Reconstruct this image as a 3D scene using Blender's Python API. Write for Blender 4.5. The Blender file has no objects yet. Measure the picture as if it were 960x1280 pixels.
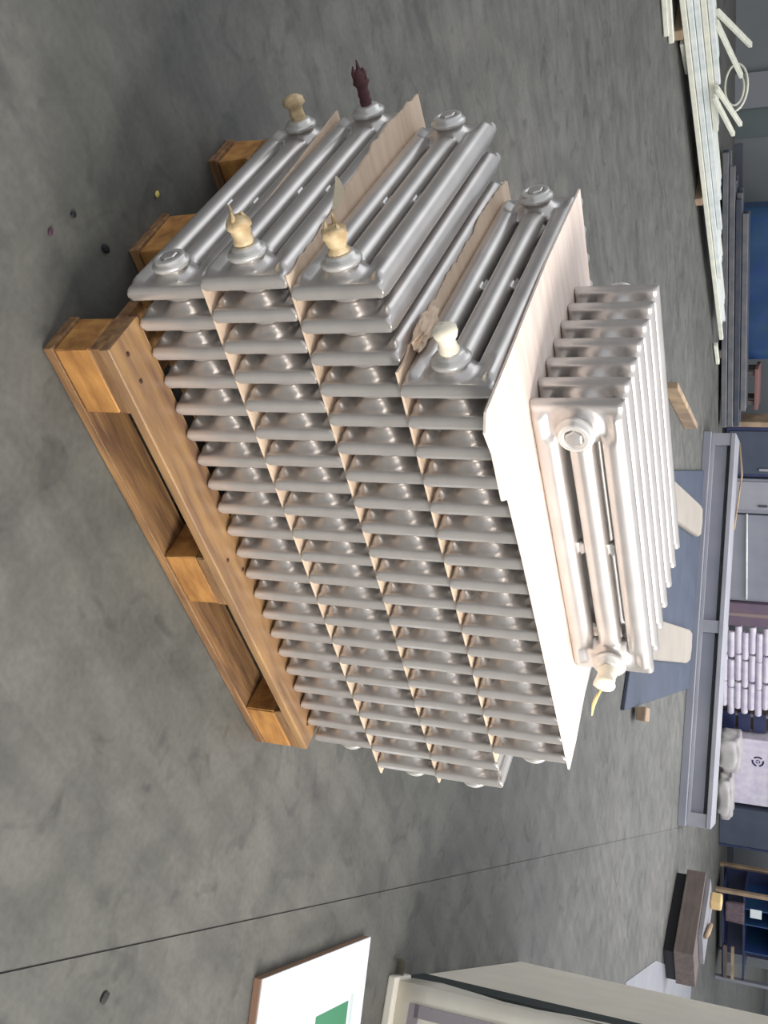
import bpy, bmesh, math, random
from mathutils import Vector, Matrix
random.seed(7)
SC = bpy.context.scene
COL = SC.collection
R = math.radians

# ------------------------------------------------------------------ camera
CAM = Vector((-0.8914, -1.2606, 1.3364))
az, pitch, roll = 0.7878, -0.4066, 0.0521
f = Vector((math.cos(az)*math.cos(pitch), math.sin(az)*math.cos(pitch), math.sin(pitch)))
r0 = f.cross(Vector((0, 0, 1))).normalized(); u0 = r0.cross(f)
rr = math.cos(roll)*r0 + math.sin(roll)*u0
uu = -math.sin(roll)*r0 + math.cos(roll)*u0
cd = bpy.data.cameras.new('camera'); co = bpy.data.objects.new('camera', cd); COL.objects.link(co)
m = Matrix((uu, -rr, -f)).transposed().to_4x4(); m.translation = CAM      # the phone was held on its side: world up points right
co.matrix_world = m
cd.sensor_fit = 'VERTICAL'; cd.sensor_height = 36; cd.sensor_width = 27; cd.lens = 36*1345.6/1280
cd.clip_start = 0.05; cd.clip_end = 200
SC.camera = co

# ------------------------------------------------------------------ world and light
w = bpy.data.worlds.new('world'); SC.world = w; w.use_nodes = True
bg = w.node_tree.nodes['Background']; bg.inputs[0].default_value = (0.90, 0.94, 1.0, 1); bg.inputs[1].default_value = 0.70
def area(name, loc, target, sx, sy, power, col, spread=math.pi):
    l = bpy.data.lights.new(name, 'AREA'); l.shape = 'RECTANGLE'; l.size = sx; l.size_y = sy; l.energy = power; l.color = col
    o = bpy.data.objects.new(name, l); COL.objects.link(o); o.location = loc
    l.spread = spread
    o.rotation_euler = (Vector(target)-Vector(loc)).to_track_quat('-Z', 'Y').to_euler()
    return o
area('roof_skylight', (3.1, -1.6, 4.4), (1.4, 1.5, 0.4), 2.8, 2.4, 46, (1.0, 0.94, 0.87), R(95))
area('front_fill', (1.7, -3.6, 2.9), (0.7, 0.4, 0.55), 1.1, 1.1, 27, (1.0, 0.96, 0.9), R(62))  # unseen front light, added to brighten the radiator fronts and hub highlights
area('side_fill', (-3.2, 5.5, 3.2), (1.6, 1.2, 0.3), 4.5, 2.6, 42, (0.93, 0.96, 1.0))  # added fill from out of view, lifts the left faces and crate side
area('hall_door_daylight', (9.5, -1.5, 5.2), (6.5, 4.5, 0.0), 7, 4, 300, (0.93, 0.93, 1.0))
area('far_floor_fill', (7.0, 5.0, 4.6), (7.0, 5.0, 0.0), 6.0, 4.5, 200, (0.96, 0.96, 1.0), R(105))  # added overhead fill, spread narrowed so it brightens only the far area
SC.view_settings.view_transform = 'Standard'; SC.view_settings.look = 'None'
SC.view_settings.exposure = 0.16; SC.view_settings.gamma = 1.0; SC.view_settings.use_curve_mapping = False

# ------------------------------------------------------------------ materials
def lin(c): return tuple(((v/255)/12.92 if v/255 <= .04045 else ((v/255+.055)/1.055)**2.4) for v in c)
MATS = {}
def mat(name, c, rough=.6, metal=0., c2=None, scale=8., bump=0., detail=5., stretch=None, lo=.35, hi=.65, coat=0.):
    if name in MATS: return MATS[name]
    M = bpy.data.materials.new(name); M.use_nodes = True; nt = M.node_tree; N = nt.nodes; L = nt.links
    b = N['Principled BSDF']; b.inputs['Roughness'].default_value = rough; b.inputs['Metallic'].default_value = metal
    b.inputs['Coat Weight'].default_value = coat
    b.inputs['Base Color'].default_value = (*lin(c), 1)
    if c2 is not None or bump:
        tc = N.new('ShaderNodeTexCoord'); mp = N.new('ShaderNodeMapping')
        if stretch: mp.inputs['Scale'].default_value = stretch
        nz = N.new('ShaderNodeTexNoise'); nz.inputs['Scale'].default_value = scale; nz.inputs['Detail'].default_value = detail
        L.new(tc.outputs['Object'], mp.inputs[0]); L.new(mp.outputs[0], nz.inputs['Vector'])
        if c2 is not None:
            cr = N.new('ShaderNodeValToRGB'); cr.color_ramp.elements[0].position = lo; cr.color_ramp.elements[1].position = hi
            cr.color_ramp.elements[0].color = (*lin(c2), 1); cr.color_ramp.elements[1].color = (*lin(c), 1)
            L.new(nz.outputs['Fac'], cr.inputs[0]); L.new(cr.outputs[0], b.inputs['Base Color'])
        if bump:
            bp = N.new('ShaderNodeBump'); bp.inputs['Strength'].default_value = bump; bp.inputs['Distance'].default_value = .01
            L.new(nz.outputs['Fac'], bp.inputs['Height']); L.new(bp.outputs[0], b.inputs['Normal'])
    MATS[name] = M
    return M

def floor_material():
    M = bpy.data.materials.new('worn_concrete'); M.use_nodes = True; nt = M.node_tree; N = nt.nodes; L = nt.links
    b = N['Principled BSDF']; b.inputs['Roughness'].default_value = .62
    tc = N.new('ShaderNodeTexCoord')
    def noise(scale, det, stretch=(1, 1, 1), rot=0, dist=0.):
        mp = N.new('ShaderNodeMapping'); mp.inputs['Scale'].default_value = stretch; mp.inputs['Rotation'].default_value = (0, 0, rot)
        nz = N.new('ShaderNodeTexNoise'); nz.inputs['Scale'].default_value = scale; nz.inputs['Detail'].default_value = det
        nz.inputs['Distortion'].default_value = dist
        L.new(tc.outputs['Object'], mp.inputs[0]); L.new(mp.outputs[0], nz.inputs['Vector']); return nz.outputs['Fac']
    def ramp(fac, p0, p1, a, c):
        cr = N.new('ShaderNodeValToRGB'); cr.color_ramp.elements[0].position = p0; cr.color_ramp.elements[1].position = p1
        cr.color_ramp.elements[0].color = (*lin(a), 1); cr.color_ramp.elements[1].color = (*lin(c), 1); L.new(fac, cr.inputs[0]); return cr.outputs[0]
    def mul(a, c, fac):
        mx = N.new('ShaderNodeMix'); mx.data_type = 'RGBA'; mx.blend_type = 'MULTIPLY'; mx.inputs[0].default_value = fac
        L.new(a, mx.inputs[6]); L.new(c, mx.inputs[7]); return mx.outputs[2]
    base = ramp(noise(1.1, 6, dist=.6), .32, .68, (97, 97, 90), (112, 110, 104))
    mott = ramp(noise(6, 6, dist=.5), .36, .64, (212, 213, 214), (255, 255, 255))
    fine = ramp(noise(60, 4), .35, .65, (226, 226, 226), (255, 255, 255))
    strk = ramp(noise(5, 4, (.18, 2.6, 1), R(-28), .5), .36, .56, (196, 194, 202), (255, 255, 255))
    fork = ramp(noise(7, 3, (1, 1, 1), 0, 1.2), .30, .44, (186, 186, 190), (255, 255, 255))
    c = mul(base, mott, .8); c = mul(c, fine, .6); c = mul(c, strk, .35); c = mul(c, fork, .6)
    L.new(c, b.inputs['Base Color'])
    bp = N.new('ShaderNodeBump'); bp.inputs['Strength'].default_value = .25; bp.inputs['Distance'].default_value = .004
    L.new(noise(38, 6), bp.inputs['Height']); L.new(bp.outputs[0], b.inputs['Normal'])
    return M

SILVER = mat('silver_primer_paint', (208, 203, 199), .30, .68, (197, 192, 188), 14, .03)
SILVER_B = mat('bright_silver_fitting', (214, 211, 206), .28, .45)
TAPE = mat('masking_tape', (222, 200, 160), .7, 0, (186, 158, 116), 40, .4)
WHITECAP = mat('cream_plastic_cap', (246, 236, 214), .45)
RUBBER = mat('dark_oxide', (84, 50, 52), .7)
CARD = mat('pale_cardboard', (224, 200, 176), .8, 0, (208, 184, 160), 6, .1, stretch=(1, 7, 1))
CARD_EDGE = CARD
CARD_BRIGHT = mat('light_board', (244, 228, 216), .75, 0, (230, 210, 198), 5, .05, stretch=(1, 9, 1))
WOOD = mat('orange_stained_pine', (178, 132, 72), .6, 0, (118, 80, 46), 5, .35, 7, (1, 9, 9), .3, .66)
WOOD_D = mat('weathered_pallet_pine', (150, 112, 70), .75, 0, (92, 64, 44), 6, .4, 7, (1, 8, 8), .3, .68)
WOOD_DECK = mat('grey_brown_deck_pine', (164, 128, 84), .5, 0, (112, 84, 66), 5, .3, 7, (1, 8, 8), .28, .7)
WOOD_BLOCK = mat('pallet_block_wood', (190, 138, 74), .7, 0, (132, 86, 42), 9, .4, 7, (1, 3, 3), .3, .68)
WHITE_PVC = mat('white_plastic', (226, 228, 222), .4, 0, (205, 212, 208), 12)
CREAM_PVC = mat('yellowed_white_plastic', (230, 228, 208), .4, 0, (214, 214, 198), 12)
WALL = mat('grey_blue_wall', (120, 123, 124), .8, 0, (110, 114, 115), 1.2, .05)
WALL_L = mat('pale_grey_pilaster', (128, 130, 132), .8)
STEELB = mat('blue_grey_painted_steel', (140, 141, 148), .5, .05, (130, 132, 140), 3)
STEELL = mat('light_grey_steel', (156, 155, 159), .5, .05, (146, 146, 151), 4)
DKBLUE = mat('dark_blue_grey_plate', (72, 79, 94), .6, .1, (64, 72, 85), 4)
NAVY = mat('dark_navy_enamel', (46, 54, 90), .5, 0, (36, 42, 74), 5)
BLUET = mat('blue_tarpaulin', (40, 66, 118), .5, 0, (34, 74, 104), 5, .3)
DKSTEEL = mat('dark_steel_bar', (66, 72, 84), .55, .3, (84, 84, 90), 9)
GREYBAR = mat('grey_galvanised_bar', (118, 116, 116), .55, .2, (98, 100, 104), 9)
BEIGE = mat('beige_plywood', (232, 224, 208), .7, 0, (224, 216, 200), 4, .05)
PLANKW = mat('old_beige_timber', (176, 150, 118), .75, 0, (138, 118, 100), 6, .2)
BROWN = mat('brown_weathered_board', (104, 92, 84), .8, 0, (88, 78, 74), 4, .2, stretch=(1, 6, 6))
SACK = mat('brown_sacking', (112, 96, 100), .9, 0, (96, 80, 88), 20, .5)
WHITEP = mat('white_coated_board', (238, 241, 246), .35)
WRAP = mat('cream_plastic_wrap', (232, 226, 212), .35, 0, (218, 210, 196), 4, .35)
GREEN = mat('printed_green', (70, 140, 104), .5)
PALEG = mat('pale_print', (206, 220, 220), .5)
FRAMEG = mat('grey_print_frame', (142, 134, 138), .55)
DKGREEN = mat('dark_green_gap', (50, 56, 52), .8, 0, (40, 48, 50), 15, .2)
BLACK = mat('black_grit_and_shade', (22, 22, 28), .7)
PAPER = mat('white_paper_wrap', (214, 208, 214), .6, 0, (196, 188, 204), 10, .15)
LABEL = mat('white_label', (226, 234, 232), .5)
MARK = mat('dark_blue_print', (66, 62, 104), .6)
BROWNP = mat('brown_card_edge', (150, 118, 96), .8)
BAG = mat('cream_sack', (196, 192, 186), .7, 0, (178, 172, 172), 5, .4)
LAVF = mat('pale_floor_sheet', (140, 140, 142), .6, 0, (132, 132, 136), 3)

# ------------------------------------------------------------------ helpers
def link(name, bm, material, parent=None, smooth=False, loc=None, rotz=None):
    me = bpy.data.meshes.new(name); bm.to_mesh(me); bm.free()
    if smooth:
        for p in me.polygons: p.use_smooth = True
    me.materials.append(material)
    o = bpy.data.objects.new(name, me); COL.objects.link(o)
    if parent: o.parent = parent
    if loc is not None: o.location = loc
    if rotz is not None: o.rotation_euler = (0, 0, rotz)
    return o
def tag(o, label, cat, group=None, kind=None):
    o['label'] = label; o['category'] = cat
    if group: o['group'] = group
    if kind: o['kind'] = kind
    return o
def thing(name, label, cat, loc=(0, 0, 0), rotz=0, group=None):
    o = bpy.data.objects.new(name, None); COL.objects.link(o); o.empty_display_size = .05
    o.location = loc; o.rotation_euler = (0, 0, rotz)
    return tag(o, label, cat, group)
def struct(o): o['kind'] = 'structure'; return o
def box(bm, x0, x1, y0, y1, z0, z1, bev=0., M=None, seg=2):
    vs = [Vector((x, y, z)) for x in (x0, x1) for y in (y0, y1) for z in (z0, z1)]
    v = [bm.verts.new(M @ p if M else p) for p in vs]
    F = [bm.faces.new([v[i] for i in q]) for q in ((0, 1, 3, 2), (4, 6, 7, 5), (0, 4, 5, 1), (2, 3, 7, 6), (0, 2, 6, 4), (1, 5, 7, 3))]
    if bev:
        es = list({e for q in F for e in q.edges})
        bmesh.ops.bevel(bm, geom=es, offset=bev, segments=seg, affect='EDGES', profile=.5)
def nbox(name, mtl, parent, *a, bev=0.004, **k):
    bm = bmesh.new(); box(bm, *a, bev=bev); return link(name, bm, mtl, parent, **k)
def jitter(bm, a, seed=0):
    rg = random.Random(seed)
    for v in bm.verts: v.co += Vector((rg.uniform(-a, a), rg.uniform(-a, a), rg.uniform(-a, a)))
def frame(d):
    d = d.normalized(); s = Vector((0, 0, 1)) if abs(d.z) < .9 else Vector((1, 0, 0))
    x = d.cross(s).normalized(); return x, x.cross(d).normalized()
def tube(bm, pts, rad, n=12, cap=True):
    pts = [Vector(p) for p in pts]; rings = []
    rads = rad if isinstance(rad, (list, tuple)) else [rad]*len(pts)
    px = None
    for i, p in enumerate(pts):
        d = pts[min(i+1, len(pts)-1)]-pts[max(i-1, 0)]
        x, y = frame(d)
        if px is not None:
            x = (px - d.normalized()*px.dot(d.normalized())).normalized(); y = x.cross(d.normalized())
        px = x
        rings.append([bm.verts.new(p + rads[i]*(math.cos(2*math.pi*k/n)*x + math.sin(2*math.pi*k/n)*y)) for k in range(n)])
    for a, b in zip(rings, rings[1:]):
        for k in range(n): bm.faces.new((a[k], a[(k+1) % n], b[(k+1) % n], b[k]))
    if cap:
        bm.faces.new(rings[0][::-1]); bm.faces.new(rings[-1])
    bmesh.ops.recalc_face_normals(bm, faces=bm.faces[:])
def lathe(bm, prof, ax=Vector((-1, 0, 0)), org=Vector((0, 0, 0)), n=28, closed=False):
    """prof: (distance along ax, radius)"""
    x, y = frame(ax); rings = []
    for t, r_ in prof:
        rings.append([bm.verts.new(org + ax*t + max(r_, .0003)*(math.cos(2*math.pi*k/n)*x + math.sin(2*math.pi*k/n)*y)) for k in range(n)])
    for a, b in zip(rings, rings[1:]):
        for k in range(n): bm.faces.new((a[k], a[(k+1) % n], b[(k+1) % n], b[k]))
    bm.faces.new(rings[0][::-1]); bm.faces.new(rings[-1])
    bmesh.ops.recalc_face_normals(bm, faces=bm.faces[:])

# ------------------------------------------------------------------ the setting
A0 = Vector((3.57, 9.31, 0)); WD = Vector((0.92693, -0.37523, 0)); WN = Vector((0.37523, 0.92693, 0)); WANG = math.atan2(WD.y, WD.x)
def W(s, t, z=0.): return A0 + WD*s + WN*t + Vector((0, 0, z))

FLOOR = floor_material()
j0 = Vector((0.765, -0.80)); jd = Vector((6.677-0.765, 2.994+0.80)).normalized(); jn = Vector((-jd.y, jd.x))
root = bpy.data.objects.new('floor', None); COL.objects.link(root); struct(root)
bm = bmesh.new(); L0, L1 = -14, 42
for side in (1, -1):
    a, b = (.002, 34) if side > 0 else (-.002, -14)
    P = [j0+jd*L0+jn*a, j0+jd*L1+jn*a, j0+jd*L1+jn*b, j0+jd*L0+jn*b]
    if side < 0: P = P[::-1]
    top = [bm.verts.new((p.x, p.y, 0)) for p in P]; bot = [bm.verts.new((p.x, p.y, -.12)) for p in P]
    bm.faces.new(top); bm.faces.new(bot[::-1])
    for k in range(4): bm.faces.new((top[k], bot[k], bot[(k+1) % 4], top[(k+1) % 4]))
bmesh.ops.recalc_face_normals(bm, faces=bm.faces[:])
link('slab', bm, FLOOR, root)
bm = bmesh.new()
P = [j0+jd*L0+jn*.002, j0+jd*L1+jn*.002, j0+jd*L1-jn*.002, j0+jd*L0-jn*.002]
t4 = [bm.verts.new((p.x, p.y, -.004)) for p in P]; b4 = [bm.verts.new((p.x, p.y, -.1)) for p in P]
bm.faces.new(t4)
for k in range(4): bm.faces.new((t4[k], b4[k], b4[(k+1) % 4], t4[(k+1) % 4]))
bmesh.ops.recalc_face_normals(bm, faces=bm.faces[:])
link('joint_filler', bm, mat('joint_filler', (98, 94, 92), .8), root)

# back wall with a shallow pilaster; it ends where the floor runs on to the right
wb = bpy.data.objects.new('wall_back', None); COL.objects.link(wb); struct(wb); wb.location = W(0, 1.5); wb.rotation_euler = (0, 0, WANG)
nbox('plaster', WALL, wb, -9, 12.2, 0, .2, 0, 4.2, bev=0)
nbox('pilaster', WALL_L, wb, -.02, .34, -.05, 0, 0, 4.2, bev=.004)
nbox('panel', mat('green_grey_panel', (96, 106, 104), .8), wb, .34, .64, -.012, 0, 0, 4.2, bev=.002)
nbox('plinth', mat('dark_plinth', (86, 88, 96), .8), wb, .7, 12.2, -.02, 0, 0, .09, bev=.003)
wr = nbox('wall_right', WALL, None, -6, 24, 0, .2, 0, 4.2, bev=0, loc=(30.5, -2, 0), rotz=R(100)); struct(wr)

# ------------------------------------------------------------------ pallet
pal = thing('pallet', 'orange-brown wooden pallet carrying the stack of silver radiators', 'pallet')
yb = [(0, .1), (.3275, .4725), (.7, .8)]; xbk = [(0, .145), (.5275, .6725), (1.055, 1.2)]
for k, (a, b) in enumerate(yb):
    bm = bmesh.new(); box(bm, -.004, 1.2, a, b, 0, .022, bev=.003); jitter(bm, .0012, k); link('bottom_board', bm, WOOD_D, pal)
    for i, (c, d) in enumerate(xbk):
        bm = bmesh.new(); box(bm, c+.001*i, d-.001, a+.001, b-.001, .022, .100, bev=.005); jitter(bm, .0018, 10*k+i)
        link('block', bm, WOOD_BLOCK, pal)
for i, (c, d) in enumerate(xbk):
    bm = bmesh.new(); box(bm, c, d, 0.001, .8, .100, .122, bev=.003); jitter(bm, .001, 40+i); link('stringer', bm, WOOD_D, pal)
y = 0
for k, wd in enumerate((.105, .120, .145, .120, .105)):
    bm = bmesh.new(); box(bm, 0.002, 1.2-.003*(k % 2), y, y+wd, .122, .144, bev=.003)
    jitter(bm, .001, 60+k)
    o = link('deck_board', bm, WOOD_DECK if k == 0 else WOOD, pal)
    y += wd + (.8-.595)/4
# nail heads on the front deck board
for x in (.04, .1, .57, .63, 1.09, 1.15):
    bm = bmesh.new(); lathe(bm, [(0, .005), (.0015, .004)], Vector((0, 0, 1)), Vector((x, .04+.03*(int(x*100) % 2), .1438)), 8)
    link('nail_head', bm, mat('rusty_nail', (84, 60, 46), .6, .5), pal)

# ------------------------------------------------------------------ radiator section (one mesh, shared)
PIT, H, D = .0626, .684, .1636
def ss(e0, e1, x):
    t = min(1, max(0, (x-e0)/(e1-e0))); return t*t*(3-2*t)
def section_mesh():
    wc, sw = .0464, .0122
    sp = [-1, -.93, -.78, -.52, -.2, .2, .52, .78, .93, 1]
    C, kind = [], []
    for k in range(3):
        c0 = k*(wc+sw)+wc/2
        for s in sp: C.append(c0+s*wc/2); kind.append((k, s))
        if k < 2: C.append(c0+wc/2+sw/2); kind.append((k+.5, 0))
    half = [0, .0006, .0018, .0038, .0065, .011, .017, .023, .029, .034, .039, .044, .050, .056, .062, .068, .074, .080, .085, .089, .096]
    mid = [H/2-.020, H/2-.012, H/2-.009, H/2, H/2+.009, H/2+.012, H/2+.020]
    B = half + [.2] + mid + [H-.2] + [H-v for v in half[::-1]]
    tc, th, hub = .0250, .0135, .046
    def t(b, i):
        c = C[i]; k, s = kind[i]
        bb = min(b, H-b)
        edge_b = (1-(1-min(bb/.006, 1))**2.2)**.5
        ec = min(c, D-c); edge_c = (1-(1-min(ec/.006, 1))**2.2)**.5
        hd = max(.0035, th*min(edge_b, 1)*min(edge_c, 1))
        col = max(.0035, tc*(1-abs(s)**2.5)**(1/2.5)) if k in (0, 1, 2) else .0045
        if k in (0, 2): wcol = ss(.017, .026, bb)
        else: wcol = ss(.078, .094, bb)
        # inner half of the outer columns blends with the header later
        if (k == 0 and s > .1) or (k == 2 and s < -.1): wcol = ss(.058, .082, bb)
        if k in (.5, 1.5) : wcol = ss(.075, .085, bb)
        v = hd*(1-wcol)+col*wcol
        if k in (.5, 1.5) and abs(b-H/2) < .03: v = .011
        rad = math.hypot(bb-hub, c-D/2)
        hb = (1-ss(.017, .047, rad))*ss(.001, .026, bb)
        v = v + max(0, PIT/2+.0002-v)*hb
        return v
    bm = bmesh.new(); nb, nc = len(B), len(C)
    fr = [[bm.verts.new((-t(B[j], i), B[j], C[i])) for i in range(nc)] for j in range(nb)]
    bk = [[bm.verts.new((t(B[j], i), B[j], C[i])) for i in range(nc)] for j in range(nb)]
    def solid(j, i):
        if not (0 <= j < nb-1 and 0 <= i < nc-1): return False
        a, b = kind[i], kind[i+1]
        if a[0] != b[0]:
            bm_ = (B[j]+B[j+1])/2
            inslot = .085 < bm_ < H-.085 and not abs(bm_-H/2) < .0125
            return not inslot
        return True
    for j in range(nb-1):
        for i in range(nc-1):
            if not solid(j, i): continue
            bm.faces.new((fr[j][i], fr[j][i+1], fr[j+1][i+1], fr[j+1][i]))
            bm.faces.new((bk[j][i], bk[j+1][i], bk[j+1][i+1], bk[j][i+1]))
            for (dj, di), (p, q) in {(-1, 0): ((j, i), (j, i+1)), (1, 0): ((j+1, i+1), (j+1, i)), (0, -1): ((j+1, i), (j, i)), (0, 1): ((j, i+1), (j+1, i+1))}.items():
                if not solid(j+dj, i+di):
                    bm.faces.new((fr[q[0]][q[1]], fr[p[0]][p[1]], bk[p[0]][p[1]], bk[q[0]][q[1]]))
    loose = [v for v in bm.verts if not v.link_faces]
    bmesh.ops.delete(bm, geom=loose, context='VERTS')
    bmesh.ops.recalc_face_normals(bm, faces=bm.faces[:])
    me = bpy.data.meshes.new('section'); bm.to_mesh(me); bm.free()
    for p in me.polygons: p.use_smooth = True
    me.materials.append(SILVER)
    return me
SEC = section_mesh()
def ring_plug(parent, pos, d, capped=True, nut=None):
    """hex-collared end plug screwed into the hub"""
    bm = bmesh.new(); lathe(bm, [(0, .034), (.006, .035), (.009, .033), (.010, .029), (.016, .029), (.018, .027), (.018, .018), (.013, .017)], d, pos)
    pl = link('end_plug', bm, SILVER_B, parent, True)
    if capped:
        bm = bmesh.new(); lathe(bm, [(.012, .0165), (.019, .0165), (.021, .014), (.0215, .004)], d, pos, 6)
        link('plug_nut', bm, nut or SILVER, pl)
    return pl
def stub(parent, pos, d, mtl, length=.06, seed=0, wing=False, kind='tape'):
    rg = random.Random(seed)
    bm = bmesh.new(); lathe(bm, [(0, .034), (.006, .035), (.010, .032), (.011, .026), (.017, .025), (.019, .016)], d, pos)
    pl = link('end_plug', bm, SILVER_B, parent, True)
    bm = bmesh.new(); prof = [(.014, .012)]
    n = 9
    for i in range(n): prof.append((.018+length*i/n, (.0165+rg.uniform(-.002, .003)+(.004 if i > 5 else 0))*(.7 if kind == 'bare' else 1)))
    prof += [(.018+length, .013), (.018+length+.002, .003)]
    lathe(bm, prof, d, pos, 14)
    rg2 = random.Random(seed+3)
    for v in bm.verts: v.co += Vector([rg2.uniform(-.0012, .0012) for _ in range(3)])
    link('valve_stub', bm, mtl, pl, True)['label'] = 'stub wrapped in pale tape' if kind == 'tape' else 'bare fitting'
    if wing:
        x, yv = frame(d); bm = bmesh.new()
        o0 = pos+d*(.012+length)
        for k in range(3):
            a = 2.1*k+seed; q = x*math.cos(a)+yv*math.sin(a)
            tube(bm, [o0+q*.008-d*.01, o0+q*.012+d*.004, o0+q*.010+d*(.012+.006*k)], [.007, .005, .0012], 6)
        link('torn_tape', bm, mtl, pl, True)
    return pl
HUBB = .046
def radiator(label, n, loc, rotz, plugs):
    t = thing('radiator', label, 'radiator', loc, rotz, 'silver column radiators on the pallet')
    for i in range(n):
        o = bpy.data.objects.new('section', SEC); COL.objects.link(o); o.parent = t; o.location = (i*PIT, 0, 0)
    d = Vector((-1, 0, 0))
    for b, spec in zip((HUBB, H-HUBB), plugs):
        p = Vector((-PIT/2, b, D/2))
        if spec is None: ring_plug(t, p, d)
        else: stub(t, p, d, *spec[0], **spec[1])
        ring_plug(t, Vector(((n-.5)*PIT, b, D/2)), Vector((1, 0, 0)), nut=TAPE)
    return t
yaw0 = -.061
LX = (-.0312, -.0535, -.0320, .1302); LY = (.1024, .0880, .0833, .0334); LWY = (.0097, .0056, -.0177, .0025); LN = (21, 22, 21, 16)
Z0 = [.144+k*.1686+.0018 for k in range(5)]
labs = ('silver column radiator at the bottom, resting directly on the pallet', 'silver column radiator, second from the bottom, sticking out furthest left',
        'silver column radiator, third layer up, its near sections left uncovered', 'silver column radiator just below the big top cardboard sheet, set back to the right')
plugs = ((None, ((TAPE,), dict(length=.05, seed=4))),
         (((TAPE,), dict(length=.05, seed=1, wing=True)), ((RUBBER,), dict(length=.07, seed=8, kind='bare', wing=True))),
         (((TAPE,), dict(length=.045, seed=2, wing=True)), None),
         (((WHITECAP,), dict(length=.05, seed=6)), None))
for k in range(4):
    a = yaw0+LWY[k]
    radiator(labs[k], LN[k], (LX[k]-.010*math.cos(a), LY[k]-.010*math.sin(a), Z0[k]), a, plugs[k])
# top radiator, turned a quarter: sections run away from the viewer
ta = -.0444
T = Vector((.240, .161, Z0[4])) + Vector((math.cos(ta), math.sin(ta), 0))*H + Vector((-math.sin(ta), math.cos(ta), 0))*.010
top = radiator('short seven-section silver radiator lying alone on top of the stack', 7, T, ta+math.pi/2, (((WHITECAP,), dict(length=.045, seed=5)), None))
# thin wire tag hanging from its right-hand fitting
bm = bmesh.new(); q = Vector((-PIT/2-.06, HUBB-.012, D/2-.006))
tube(bm, [q, q+Vector((-.012, -.020, -.012)), q+Vector((-.008, -.045, -.02)), q+Vector((-.012, -.075, -.026))], [.002, .0045, .004, .0015], 6)
link('hanging_tag', bm, mat('yellowish_tag', (226, 204, 138), .6), top, True)

# ------------------------------------------------------------------ cardboard sheets between the layers
def sheet(label, x0f, x1, y0, y1, z, th, mtl, droop=0., torn=0., nx=14, ny=60, seed=0, edge=None, name='cardboard_sheet', frontf=None):
    rg = random.Random(seed); bm = bmesh.new()
    jit = [rg.uniform(-torn, torn) for _ in range(ny+1)]
    for j in range(1, ny): jit[j] = .5*jit[j]+.25*(jit[j-1]+jit[j+1])
    up, dn = [], []
    for j in range(ny+1):
        y = y0+(y1-y0)*j/ny; xl = x0f(y)+jit[j]; ru, rd = [], []
        for i in range(nx+1):
            fx = (i/nx)**1.8; x = xl+(x1-xl)*fx
            yy = y
            if frontf and j < 6: yy = y+frontf(x)*(1-j/6)
            zz = z-droop*max(0, 1-(x-xl)/.09)**1.5
            ru.append(bm.verts.new((x, yy, zz))); rd.append(bm.verts.new((x, yy, zz-th)))
        up.append(ru); dn.append(rd)
    for j in range(ny):
        for i in range(nx):
            bm.faces.new((up[j][i], up[j][i+1], up[j+1][i+1], up[j+1][i])); bm.faces.new((dn[j][i], dn[j+1][i], dn[j+1][i+1], dn[j][i+1]))
    for j in range(ny):
        bm.faces.new((up[j][0], up[j+1][0], dn[j+1][0], dn[j][0])); bm.faces.new((up[j+1][nx], up[j][nx], dn[j][nx], dn[j+1][nx]))
    for i in range(nx):
        bm.faces.new((up[0][i+1], up[0][i], dn[0][i], dn[0][i+1])); bm.faces.new((up[ny][i], up[ny][i+1], dn[ny][i+1], dn[ny][i]))
    bmesh.ops.recalc_face_normals(bm, faces=bm.faces[:])
    o = link(name, bm, mtl); tag(o, label, 'cardboard', 'cardboard sheets between the radiators'); return o
TH = .0042
sheet('pale cardboard sheet between the bottom radiator and the second one', lambda y: -.060, 1.29, .094, .76, Z0[1]-.0004, TH, CARD, torn=.001, seed=1,
      frontf=lambda x: -.0554*(x+.05))
s2 = sheet('torn pale cardboard sheet under the third radiator, its ragged edge curling out left', lambda y: -.075+.006*math.sin(y*9)+.02*max(0, (y-.7)*4), 1.25, .091, .80, Z0[2]-.0004, TH, CARD,
           droop=.0, torn=.006, seed=3, frontf=lambda x: -.075*(x+.03))
s3 = sheet('pale cardboard sheet with a crumbled edge under the fourth radiator', lambda y: .086+.045*max(0, y-.15)+.10*max(0, y-.65), 1.11, .046, .76, Z0[3]-.0004, TH, CARD,
           droop=.0, torn=.007, seed=5, frontf=lambda x: -.06*(x-.1))
# curled flake torn up from the second sheet
bm = bmesh.new(); va = []
for k in range(7):
    u_ = k/6; wv = .015*math.sin(math.pi*min(1, .12+u_*.86))+.0008
    c = Vector((-.074-.042*u_, .305+.040*u_, Z0[2]-.001+.006*math.sin(u_*2.6)))
    va.append([bm.verts.new(c+Vector((0, 0, -wv*.25))), bm.verts.new(c+Vector((.002, .003, wv*.9)))])
for a, b in zip(va, va[1:]): bm.faces.new((a[0], a[1], b[1], b[0]))
bmesh.ops.solidify(bm, geom=bm.faces[:], thickness=.002)
bmesh.ops.recalc_face_normals(bm, faces=bm.faces[:])
link('curled_flake', bm, WHITECAP, s2)
# crumpled fold of the third sheet by the fourth radiator's valve
bm = bmesh.new(); bmesh.ops.create_icosphere(bm, subdivisions=3, radius=1)
rg = random.Random(3)
for v in bm.verts: v.co = Vector((v.co.x*.018, v.co.y*.055, v.co.z*.013))*(1+rg.uniform(-.25, .25)) + Vector((.082, .165, Z0[3]+.0125))
link('crumpled_fold', bm, CARD, s3)
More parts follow.
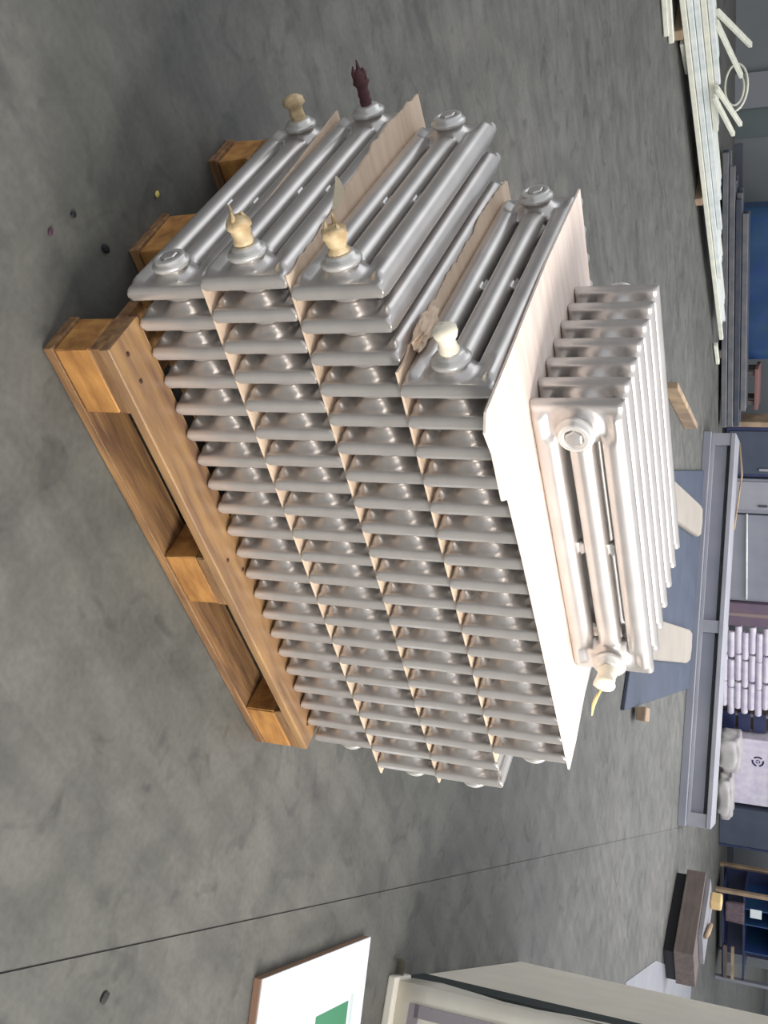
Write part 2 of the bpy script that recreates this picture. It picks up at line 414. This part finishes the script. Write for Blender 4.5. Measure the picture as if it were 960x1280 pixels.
# the large bright sheet on top
bm = bmesh.new()
out = [(.120, .690), (.105, .40), (.107, .10), (.106, -.030), (.130, -.052), (.182, -.040), (.28, -.044), (.300, -.018), (.45, -.014), (.75, -.018), (1.0, -.022), (1.082, -.024), (1.078, .05), (1.055, .16), (1.045, .3), (1.03, .66), (.9, .668), (.6, .672), (.323, .668)]
vs = [bm.verts.new((x, y, Z0[4]-.0005)) for x, y in out[::-1]]
fc = bm.faces.new(vs); fc.normal_update()
ext = bmesh.ops.extrude_face_region(bm, geom=[fc]); vv = [g for g in ext['geom'] if isinstance(g, bmesh.types.BMVert)]
for v in vv: v.co.z -= .0040
bmesh.ops.triangulate(bm, faces=[q for q in bm.faces if len(q.verts) > 4]); bmesh.ops.recalc_face_normals(bm, faces=bm.faces[:])
o = link('cardboard_sheet', bm, CARD_BRIGHT); tag(o, 'large bright cardboard sheet on top of the stack, under the short radiator', 'cardboard', 'cardboard sheets between the radiators')

# ------------------------------------------------------------------ small things on the floor near the pallet
def pebble(name, label, loc, r_, mtl, cat='pebble', seed=0, flat=.5):
    bm = bmesh.new(); bmesh.ops.create_icosphere(bm, subdivisions=2, radius=r_); rg = random.Random(seed)
    for v in bm.verts: v.co = Vector((v.co.x*1.3, v.co.y, v.co.z*flat))*(1+rg.uniform(-.15, .15))
    zmin = min(v.co.z for v in bm.verts)
    for v in bm.verts: v.co.z -= zmin
    return tag(link(name, bm, mtl, loc=loc, rotz=rg.uniform(0, 3)), label, cat)
pebble('pebble', 'black pebble nearest the pallet corner, on the bare concrete', (-.047, .266, 0), .0085, BLACK, seed=1)
pebble('pebble', 'smaller black pebble further from the pallet, at the dark end of a scuff', (-.142, .225, 0), .006, BLACK, seed=2)
pebble('pebble', 'small purplish brown pebble nearest the edge of the picture', (-.149, .152, 0), .0055, mat('purple_brown_stone', (70, 40, 58), .7), seed=3)
pebble('wood_chip', 'tiny yellow chip on the floor beside the pallet end', (-.043, .482, 0), .006, mat('yellow_chip', (204, 190, 96), .6), 'chip', 4)
pebble('oil_clot', 'dark lump of dirt just below the floor joint', (1.096, -.699, 0), .011, mat('dark_dirt', (48, 46, 44), .8), 'dirt', 5, .25)
for i, (x, y, lb) in enumerate(((1.42, -.02, 'tan paper scrap on the floor under the far end of the second radiator'), (1.64, .26, 'tan paper scrap on the floor beyond the third radiator'))):
    pass

# ------------------------------------------------------------------ right side: white panel on the floor, standing crate
wpn = thing('display_board', 'flat white board with a printed green square lying on the floor', 'board', (1.67, -.395, 0), math.atan2(.40, .58))
L = .705; Wd = .55
nbox('core', BROWNP, wpn, 0, L, -Wd, 0, 0, .022, bev=.002)
nbox('white_face', WHITEP, wpn, 0.002, L+.001, -Wd, 0.0005, .022, .0265, bev=.001)
nbox('green_print', GREEN, wpn, .36, .585, -.50, -.165, .0265, .0269, bev=0)
nbox('print_line', PALEG, wpn, .600, .622, -.50, -.150, .0265, .0268, bev=0)

cr_ang = math.atan2(.81-.27, 4.16-3.10)
cr = thing('packed_crate', 'tall beige crate with a wrapped white front standing at the right', 'crate', (2.58, 0.015, 0), cr_ang)
# local x runs away along the beige side, local -y to the right
nbox('side_panel', BEIGE, cr, .36, 1.74, -1.0, 0.0, 0, 1.75, bev=.008)
nbox('gap_strip', DKGREEN, cr, .155, .355, -.98, .003, .0, 1.72, bev=.004)  # solid dark strip, its colour standing for the shadowed gap behind the front
bm = bmesh.new(); box(bm, .02, .15, -1.0, .0, .03, 1.70)
bmesh.ops.subdivide_edges(bm, edges=bm.edges[:], cuts=14, use_grid_fill=True)
rg = random.Random(9)
for v in bm.verts:
    if v.co.x > .1: v.co += Vector((.012*math.sin(v.co.z*16)+rg.uniform(-.004, .004), .006*math.sin(v.co.z*11), 0))
link('wrapped_panel', bm, WRAP, cr, True)
bm = bmesh.new()
for a in ((-.94, -.90, .10, 1.6), (-.10, -.06, .10, 1.6), (-.94, -.06, .08, .115), (-.94, -.06, 1.58, 1.62)): box(bm, .012, .0195, *a)
link('printed_frame', bm, FRAMEG, cr)
nbox('bottom_rail', WRAP, cr, -.015, .14, -1.0, .012, 0, .03, bev=.006)
bm = bmesh.new()
pts = [Vector((.01+.0*i, .0, .0))+Vector((.06*math.sin(a), .035*(1-math.cos(a)), .0)) for i, a in enumerate([k*math.pi/8 for k in range(9)])]
va = [[bm.verts.new(p), bm.verts.new(p+Vector((0, 0, .028)))] for p in pts]
for a, b in zip(va, va[1:]): bm.faces.new((a[0], a[1], b[1], b[0]))
bmesh.ops.solidify(bm, geom=bm.faces[:], thickness=.004)
link('curled_wrap', bm, WRAP, cr, True)

# pale sheet on the floor behind the crate
bm = bmesh.new(); P = [(7.16, 2.07), (8.45, 2.84), (11.3, 4.02), (12.6, 1.9), (8.2, .6)]
v = [bm.verts.new((x, y, .006)) for x, y in P[::-1]]; fc = bm.faces.new(v)
ext = bmesh.ops.extrude_face_region(bm, geom=[fc]); [setattr(g.co, 'z', .0002) for g in ext['geom'] if isinstance(g, bmesh.types.BMVert)]
bmesh.ops.recalc_face_normals(bm, faces=bm.faces[:])
tag(link('floor_sheet', bm, LAVF), 'pale grey sheet lying flat on the floor beyond the crate', 'sheet')

# ------------------------------------------------------------------ behind the stack: plate, two boards, wedge of timber
bm = bmesh.new(); P = [(4.95, 5.25), (6.55, 7.02), (8.05, 5.10), (6.9, 4.3), (5.12, 3.02)]
P = [(4.6, 4.85), (6.45, 6.93), (7.72, 5.22), (5.12, 3.02)]
v = [bm.verts.new((x, y, .03)) for x, y in P[::-1]]; fc = bm.faces.new(v)
ext = bmesh.ops.extrude_face_region(bm, geom=[fc]); [setattr(g.co, 'z', .0) for g in ext['geom'] if isinstance(g, bmesh.types.BMVert)]
bmesh.ops.recalc_face_normals(bm, faces=bm.faces[:]); bmesh.ops.bevel(bm, geom=bm.edges[:], offset=.006, segments=1, affect='EDGES')
tag(link('floor_plate', bm, DKBLUE), 'dark blue-grey steel plate lying on the floor behind the radiator stack', 'plate')
def board(label, p, q, wd, th, z, name='plank'):
    p, q = Vector((*p, z)), Vector((*q, z)); d = q-p; a = math.atan2(d.y, d.x); Ln = d.length
    bm = bmesh.new(); pts = [(0, -wd/2), (Ln-.25, -wd/2), (Ln-.06, -wd/2+.03), (Ln, 0.0), (Ln-.04, wd/2-.02), (Ln-.2, wd/2), (0, wd/2)]
    v = [bm.verts.new((x, y, 0)) for x, y in pts]; fc = bm.faces.new(v)
    ext = bmesh.ops.extrude_face_region(bm, geom=[fc]); [setattr(g.co, 'z', th) for g in ext['geom'] if isinstance(g, bmesh.types.BMVert)]
    bmesh.ops.recalc_face_normals(bm, faces=bm.faces[:]); bmesh.ops.bevel(bm, geom=bm.edges[:], offset=.008, segments=2, affect='EDGES')
    return tag(link(name, bm, mat('beige_board', (154, 146, 134), .7, 0, (146, 138, 128), 4), loc=p, rotz=a), label, 'plank', 'beige boards on the dark plate')
board('beige board with a rounded end on the dark plate, nearer the small timber offcut', (4.75, 4.76), (6.50, 6.24), .30, .05, .0302)
board('beige board with a rounded end on the dark plate, nearer the white crate side', (5.12, 3.66), (7.10, 5.22), .30, .05, .0302)
bm = bmesh.new(); d = Vector((5.25-4.23, 6.12-5.37)); box(bm, 0, d.length, -.02, .03, 0, .11, bev=.006)
tag(link('timber_offcut', bm, PLANKW, loc=(4.23, 5.40, 0), rotz=math.atan2(d.y, d.x)), 'short light timber offcut standing on edge, alone on the open floor', 'timber')
bm = bmesh.new(); box(bm, -.09, .09, -.05, .05, 0, .07, bev=.01)
tag(link('wood_block', bm, PLANKW, loc=(5.56, 3.32, .030), rotz=.6), 'small pale wooden block on the corner of the dark plate', 'block')

# ------------------------------------------------------------------ long steel bench frame
a0, a1 = Vector((6.15, 7.16, 0)), Vector((8.50, 4.20, 0)); dd = a1-a0; LL = dd.length
tr = thing('steel_trough', 'long low blue-grey steel unit with two recessed panels', 'steel unit', a0, math.atan2(dd.y, dd.x))
# local x along, local y away from the viewer (left normal)
nbox('kerb', STEELB, tr, 0, LL, -.04, .10, 0, .075, bev=.006)
nbox('core', STEELB, tr, .02, LL-.02, .06, .42, .03, .22, bev=0)
nbox('lower_rail', STEELL, tr, 0, LL, .03, .075, .075, .105, bev=.004)
nbox('upper_rail', STEELL, tr, 0, LL, .02, .10, .255, .30, bev=.006)
for x0, x1 in ((0, .12), (LL*.50-.06, LL*.50+.06), (LL-.13, LL)): nbox('mullion', STEELL, tr, x0, x1, .03, .085, .10, .26, bev=.004)
for x0, x1 in ((.12, LL*.5-.06), (LL*.5+.06, LL-.13)):
    bm = bmesh.new(); v = [bm.verts.new(c) for c in ((x0, .062, .10), (x1, .062, .10), (x1, .13, .26), (x0, .13, .26))]; bm.faces.new(v)
    bmesh.ops.solidify(bm, geom=bm.faces[:], thickness=.006); link('recessed_panel', bm, STEELL, tr)
nbox('top_plate', STEELL, tr, 0, LL, .10, .44, .285, .30, bev=.004)
nbox('back_plate', STEELB, tr, 0, LL, .42, .44, 0, .285, bev=0)
bm = bmesh.new(); tube(bm, [(.02, .44, .30), (.35, .40, .345), (.9, .42, .30)], .010, 6); link('bent_strap', bm, PLANKW, tr, True)

# ------------------------------------------------------------------ bundle of white plastic profiles, top left of the hall
rg = random.Random(21)
b0 = Vector((1.35, 6.70, 0)); b1 = Vector((5.75, 8.08, 0)); bd = (b1-b0).normalized(); bnrm = Vector((-bd.y, bd.x, 0)); Lb = (b1-b0).length
for sx in (.9, 2.6):
    p = b0+bd*sx; a = math.atan2(bd.y, bd.x); bm = bmesh.new(); box(bm, -.04, .04, -.02, .52, 0, .06, bev=.004)
    tag(link('timber_bearer', bm, PLANKW, loc=p, rotz=a), 'timber bearer under the left part of the white profile bundle' if sx < 2 else 'timber bearer under the middle of the white profile bundle', 'timber')
def profile(p, q, wd, hg, mtl, label):
    d = q-p; bm = bmesh.new(); Ln = d.length
    x, y = frame(d); M = Matrix((d.normalized(), x, -y)).transposed().to_4x4(); M.translation = p
    if abs(d.z) < 1e-6: M = Matrix.Translation(p) @ Matrix.Rotation(math.atan2(d.y, d.x), 4, 'Z')
    box(bm, 0, Ln, -wd/2, wd/2, -hg/2, hg/2, bev=.004, seg=1)
    bm2 = bm
    o = link('plastic_profile', bm2, mtl); o.matrix_world = M
    nb = bmesh.new(); box(nb, Ln-.003, Ln+.0006, -wd/2+.007, wd/2-.007, -hg/2+.006, hg/2-.006); link('hollow_end', nb, BLACK, o)
    return tag(o, label, 'plastic profile', 'white plastic profiles in the long bundle')
gl = 'long white plastic profile lying in the bundle along the far wall'
n = 0
for row in range(5):
    z = .06+.022+row*.044
    cnt = 7-row
    for c in range(cnt):
        off = .02+row*.026+c*.068
        end = Lb*(1.0-.17*row)-rg.uniform(0, .35) - (.1*c if row else 0)
        p = b0-bd*1.2+bnrm*off; q = b0+bd*end+bnrm*(off*.80)
        p.z = z; q.z = z-(.0 if row == 0 else .0)
        profile(p, q, .041, .040, WHITE_PVC if (row+c) % 3 else CREAM_PVC, gl)
# short ones sticking out of the bundle
for p, q, wd, lb in (((2.14, 7.12, .29), (2.70, 7.86, .44), .045, 'first of the two white profiles poking up behind the bundle beside the hose'),
                     ((2.20, 7.08, .285), (2.86, 7.66, .385), .045, 'second white profile poking up beside the hose, lower and to its right'),
                     ((2.72, 7.16, .255), (3.20, 7.52, .385), .04, 'white profile poking up right of the coiled hose, upper one'),
                     ((2.76, 7.10, .24), (3.24, 7.44, .335), .04, 'white profile poking up right of the coiled hose, lower one')):
    profile(Vector(p), Vector(q), wd, .03, CREAM_PVC, lb)
for p, q, lb in (((1.3, 6.45, .035), (2.03, 6.50, .025), 'short white profile lying in front of the bundle at far left, nearer one'),
                 ((1.45, 6.62, .035), (2.15, 6.68, .025), 'short white profile lying in front of the bundle at far left, farther one'),
                 ((2.30, 7.05, .04), (2.62, 7.28, .03), 'stubby white profile end slanting down from the bundle onto the floor'),
                 ((3.15, 7.62, .03), (3.56, 7.78, .03), 'short cream profile end lying low at the middle of the bundle'),
                 ((5.72, 8.02, .03), (6.02, 8.12, .03), 'cream profile offcut beyond the thin end of the bundle')):
    profile(Vector(p), Vector(q), .05, .035, CREAM_PVC, lb)
# hose coil
bm = bmesh.new(); c = Vector((2.93, 7.66, .335)); pts = []
ex = Vector((.72, -.69, 0)); 
for i in range(34):
    a = 2*math.pi*i/24; rr_ = .17-.0022*i
    pts.append(c+ex*math.cos(a)*rr_*1.25+Vector((0, 0, 1))*math.sin(a)*rr_*.62+Vector((.6, .6, 0))*(.002*i))
tube(bm, pts, .009, 8)
tag(link('hose_coil', bm, CREAM_PVC, smooth=True), 'cream hose coiled behind the white profile bundle', 'hose')

# ------------------------------------------------------------------ dark long bars behind the bundle
rg = random.Random(4)
k = 0
for row in range(4):
    for c in range(4-row//2):
        s0 = .62+rg.uniform(0, .25)+.15*row; s1 = 3.55-rg.uniform(0, .35); tt = .15+c*.09+.03*row; z = .03+row*.062
        p, q = W(s0, tt+.0), W(s1, tt); bm = bmesh.new(); box(bm, 0, (q-p).length, -.034, .034, 0, .056, bev=.005, seg=1)
        tag(link('steel_bar', bm, GREYBAR if rg.random() < .4 else DKSTEEL, loc=p+Vector((0, 0, z)), rotz=WANG), 'long dark steel bar in the pile between the white bundle and the wall', 'steel bar', 'dark steel bars by the wall')
for s in (1.3, 2.7):
    bm = bmesh.new(); box(bm, -.04, .04, 0, .44, 0, .03, bev=.003)
    tag(link('timber_bearer', bm, BROWN, loc=W(s, .08), rotz=WANG), 'dark bearer under the steel bars, %s one' % ('left' if s < 2 else 'right'), 'timber')

# ------------------------------------------------------------------ things along the back wall
def wthing(name, label, cat, s, t): return thing(name, label, cat, W(s, t), WANG)
b = wthing('tarpaulin_heap', 'blue tarpaulin draped over a box behind the dark bars', 'tarpaulin', 1.3, .75)
bm = bmesh.new(); box(bm, 0, 1.62, 0, .5, 0, .62)
bmesh.ops.subdivide_edges(bm, edges=bm.edges[:], cuts=12, use_grid_fill=True)
for v in bm.verts:
    v.co.z *= 1-.25*max(0, v.co.x-1.2)/.8; v.co.y += .04*math.sin(v.co.x*14+v.co.z*4)*(1-v.co.z); v.co.z += .02*math.sin(v.co.x*9) if v.co.z > .1 else 0
    v.co.y = max(0, v.co.y)
link('draped_cloth', bm, BLUET, b, True)
nbox('folded_edge', PLANKW, b, .9, 1.3, -.03, .0, .50, .535, bev=.006)
b = wthing('wooden_stool', 'low brown wooden trestle beside the blue tarpaulin', 'trestle', 2.98, .56)
for x in (0.03, .36): nbox('leg', BROWN, b, x, x+.05, 0, .05, 0, .33, bev=.004); nbox('leg', BROWN, b, x, x+.05, .25, .30, 0, .33, bev=.004)
nbox('seat', mat('reddish_timber', (128, 92, 88), .7), b, 0, .46, -.02, .32, .33, .37, bev=.006); nbox('stretcher', BROWN, b, .06, .38, .005, .03, .12, .16, bev=.004)
b = wthing('machine_cabinet', 'dark violet-blue machine cabinet with a pale top strip, left of the grey panel', 'cabinet', 3.62, .5)
nbox('body', NAVY, b, 0, .59, 0, .5, .04, .85, bev=.012); nbox('door', DKBLUE, b, .05, .55, -.012, 0, .08, .78, bev=.004); nbox('edge_strip', PLANKW, b, -.06, 0, -.02, .3, .0, .8, bev=.006)
nbox('handle', STEELL, b, .48, .51, -.03, -.012, .4, .52, bev=.004); nbox('foot', BLACK, b, .02, .57, .02, .48, 0, .04, bev=0)
b = wthing('metal_locker', 'light grey locker side between the dark cabinet and the blue-grey panel', 'locker', 4.24, .52)
nbox('body', STEELB, b, 0, .42, 0, .45, 0, .9, bev=.01); nbox('door', STEELL, b, .03, .37, -.012, 0, .04, .86, bev=.004); nbox('handle', DKSTEEL, b, .31, .33, -.03, -.012, .4, .5, bev=.003)
b = wthing('leaning_panel', 'wide blue-grey sheet panel standing against the wall', 'panel', 4.69, .55)
nbox('sheet', STEELB, b, 0, 1.10, 0, .05, 0, 1.05, bev=.006); nbox('edge_trim', STEELL, b, 0, 1.10, -.012, 0, 1.0, 1.05, bev=.003)
bm = bmesh.new(); tube(bm, [(-.02, -.026, .275), (1.06, -.026, .287)], .012, 8); link('white_strip', bm, WHITE_PVC, b, True)
b = wthing('cardboard_box', 'brownish purple carton left of the white paper rolls', 'box', 5.80, .5)
nbox('carton', mat('purple_brown_carton', (112, 94, 104), .8, 0, (100, 84, 100), 4), b, 0, .30, 0, .4, 0, .80, bev=.006); nbox('tape_strip', mat('carton_tape', (136, 118, 112), .5), b, .13, .17, -.002, 0, 0, .80, bev=0)
# the stack of white paper-wrapped rolls
rg = random.Random(2)
for row in range(9):
    for c in range(3):
        x0 = 6.14+c*.385+(.06 if row % 2 else -.02); ln = .36+rg.uniform(-.02, .02)
        bm = bmesh.new(); z = .042+row*.080
        tube(bm, [W(x0, .55, z), W(x0+.012, .55, z), W(x0+ln-.012, .55, z), W(x0+ln, .55, z)], [.034, .041, .041, .034], 14)
        o = tag(link('paper_roll', bm, PAPER, smooth=False), 'white paper-wrapped roll in the stack behind the steel unit', 'roll', 'stacked white rolls by the wall')
b = wthing('timber_crate', 'dark low crate between the white rolls and the white box', 'crate', 7.36, .62)
for k, z in enumerate((.02, .20, .38)): nbox('slat', NAVY, b, 0, .27, 0, .02, z, z+.15, bev=.004)
nbox('post', BROWN, b, .0, .03, .02, .3, 0, .56, bev=.003); nbox('post', BROWN, b, .24, .27, .02, .3, 0, .56, bev=.003)
b = wthing('white_box', 'white carton with a round dark blue mark on its front', 'box', 7.66, .5)
nbox('carton', PAPER, b, 0, .97, 0, .6, 0, .72, bev=.008)
nbox('lid_flap', mat('white_flap', (206, 198, 210), .6), b, -.01, .98, -.012, 0, .60, .725, bev=.003)
bm = bmesh.new(); cx, cz = .31, .455
for k in range(3):
    a0_ = k*2.094+.25
    for i in range(8):
        a, a2 = a0_+i*.2, a0_+(i+1)*.2
        ro, ri = .075, .052
        q = [(cx+rd*math.cos(an), -.0015, cz+rd*math.sin(an)) for rd, an in ((ri, a), (ro, a), (ro, a2), (ri, a2))]
        bm.faces.new([bm.verts.new(c_) for c_ in q])
for a in (0.6, 2.7, 4.8):
    q = [(cx+.03*math.cos(a+da), -.0015, cz+.03*math.sin(a+da)) for da in (0, .9, 2.2)]
    bm.faces.new([bm.verts.new(c_) for c_ in q])
bmesh.ops.solidify(bm, geom=bm.faces[:], thickness=.001)
link('round_mark', bm, MARK, b)
bm = bmesh.new(); bmesh.ops.create_icosphere(bm, subdivisions=4, radius=1)
def lump(v, sx, sy, sz, cx):
    n_ = v.normalized(); k = 1+.07*math.sin(9*n_.x+3*n_.z)+.05*math.sin(13*n_.y+7*n_.z)
    s = [math.copysign(abs(c)**.6, c) for c in n_]; return Vector((s[0]*sx*k+cx, s[1]*sy*k, max(-sz, s[2]*sz*k)+sz))
for v in bm.verts: v.co = lump(v.co, .26, .16, .145, .27)
tag(link('sack', bm, BAG, loc=W(7.45, .32), rotz=WANG, smooth=True), 'full cream sack leaning by the white box, left of two', 'sack', 'cream sacks behind the steel unit')
bm = bmesh.new(); bmesh.ops.create_icosphere(bm, subdivisions=4, radius=1)
for v in bm.verts: v.co = lump(v.co, .33, .16, .10, .33)
tag(link('sack', bm, BAG, loc=W(8.02, .30), rotz=WANG, smooth=True), 'flatter cream sack lying at the foot of the white box, right of two', 'sack', 'cream sacks behind the steel unit')
b = wthing('grey_case', 'slanted dark blue-grey machine cover right of the white box', 'machine', 8.68, .45)
bm = bmesh.new(); pts = [(0, 0, .0), (.58, 0, 0), (.58, 0, .9), (.0, 0, .62)]
v = [bm.verts.new(c) for c in pts]; fc = bm.faces.new(v); ext = bmesh.ops.extrude_face_region(bm, geom=[fc])
for g in ext['geom']:
    if isinstance(g, bmesh.types.BMVert): g.co.y += .5
bmesh.ops.recalc_face_normals(bm, faces=bm.faces[:]); bmesh.ops.bevel(bm, geom=bm.edges[:], offset=.01, segments=1, affect='EDGES')
link('cover', bm, DKBLUE, b); nbox('edge', NAVY, b, .58, .61, 0, .5, 0, .92, bev=.002)

# ------------------------------------------------------------------ timber pile and rack at the far right
p0 = Vector((8.90, 3.98, 0)); p1 = Vector((8.76, 3.10, 0)); dr = p1-p0; an = math.atan2(dr.y, dr.x)
b = thing('board_stack', 'thick brown boards raised off the floor on blocks', 'boards', p0, an)
nbox('board', BROWN, b, 0, dr.length, 0, .5, .095, .27, bev=.006)
nbox('board', mat('grey_board', (132, 130, 132), .75, 0, (120, 118, 122), 5), b, .02, dr.length*.72, .06, .5, .2705, .315, bev=.006)
nbox('plinth', BLACK, b, .02, dr.length-.02, .05, .48, 0, .094, bev=.004)  # solid black layer in place of the shadow gap under the boards
bm = bmesh.new(); tube(bm, [(.32, .34, .340), (.50, .20, .342), (.62, .10, .340)], [.022, .024, .022], 8)
link('bent_strip', bm, PLANKW, b, True)
bm = bmesh.new(); box(bm, .05, .17, .20, .32, .316, .42, bev=.015); link('wood_lump', bm, mat('yellow_wood', (206, 176, 122), .7), b)
b = wthing('storage_rack', 'dark blue metal rack with brown sacking and a white label', 'rack', 9.72, .12)
for x in (0, 1.45):
    for y_ in (0, .5): nbox('upright', STEELB if x else PLANKW, b, x, x+.05, y_, y_+.05, 0, .95, bev=.003)
nbox('back_panel', NAVY, b, .02, 1.48, .50, .53, .05, .95, bev=0)
for z in (.08, .34, .70): nbox('shelf', NAVY, b, .05, 1.45, .02, .5, z, z+.025, bev=.003)
nbox('rail', PLANKW, b, .90, 1.45, -.01, .015, .20, .24, bev=.003); nbox('rail', BROWN, b, .90, 1.45, -.01, .015, .10, .15, bev=.003)
for x in (.25, .5, .95): nbox('divider', BLUET, b, x, x+.02, .02, .5, .365, .70, bev=0)
bm = bmesh.new(); box(bm, .16, .46, -.01, .03, .13, .36)
bmesh.ops.subdivide_edges(bm, edges=bm.edges[:], cuts=8, use_grid_fill=True)
for v in bm.verts: v.co.y += .012*math.sin(v.co.x*30+v.co.z*8)-.012
o = link('sacking', bm, SACK, None, True, loc=W(9.72, .10), rotz=WANG); tag(o, 'brown sacking hanging on the front of the dark rack', 'cloth')
bm = bmesh.new(); box(bm, .22, .36, -.012, -.004, .43, .57, bev=.003)
o = link('paper_label', bm, LABEL, b)
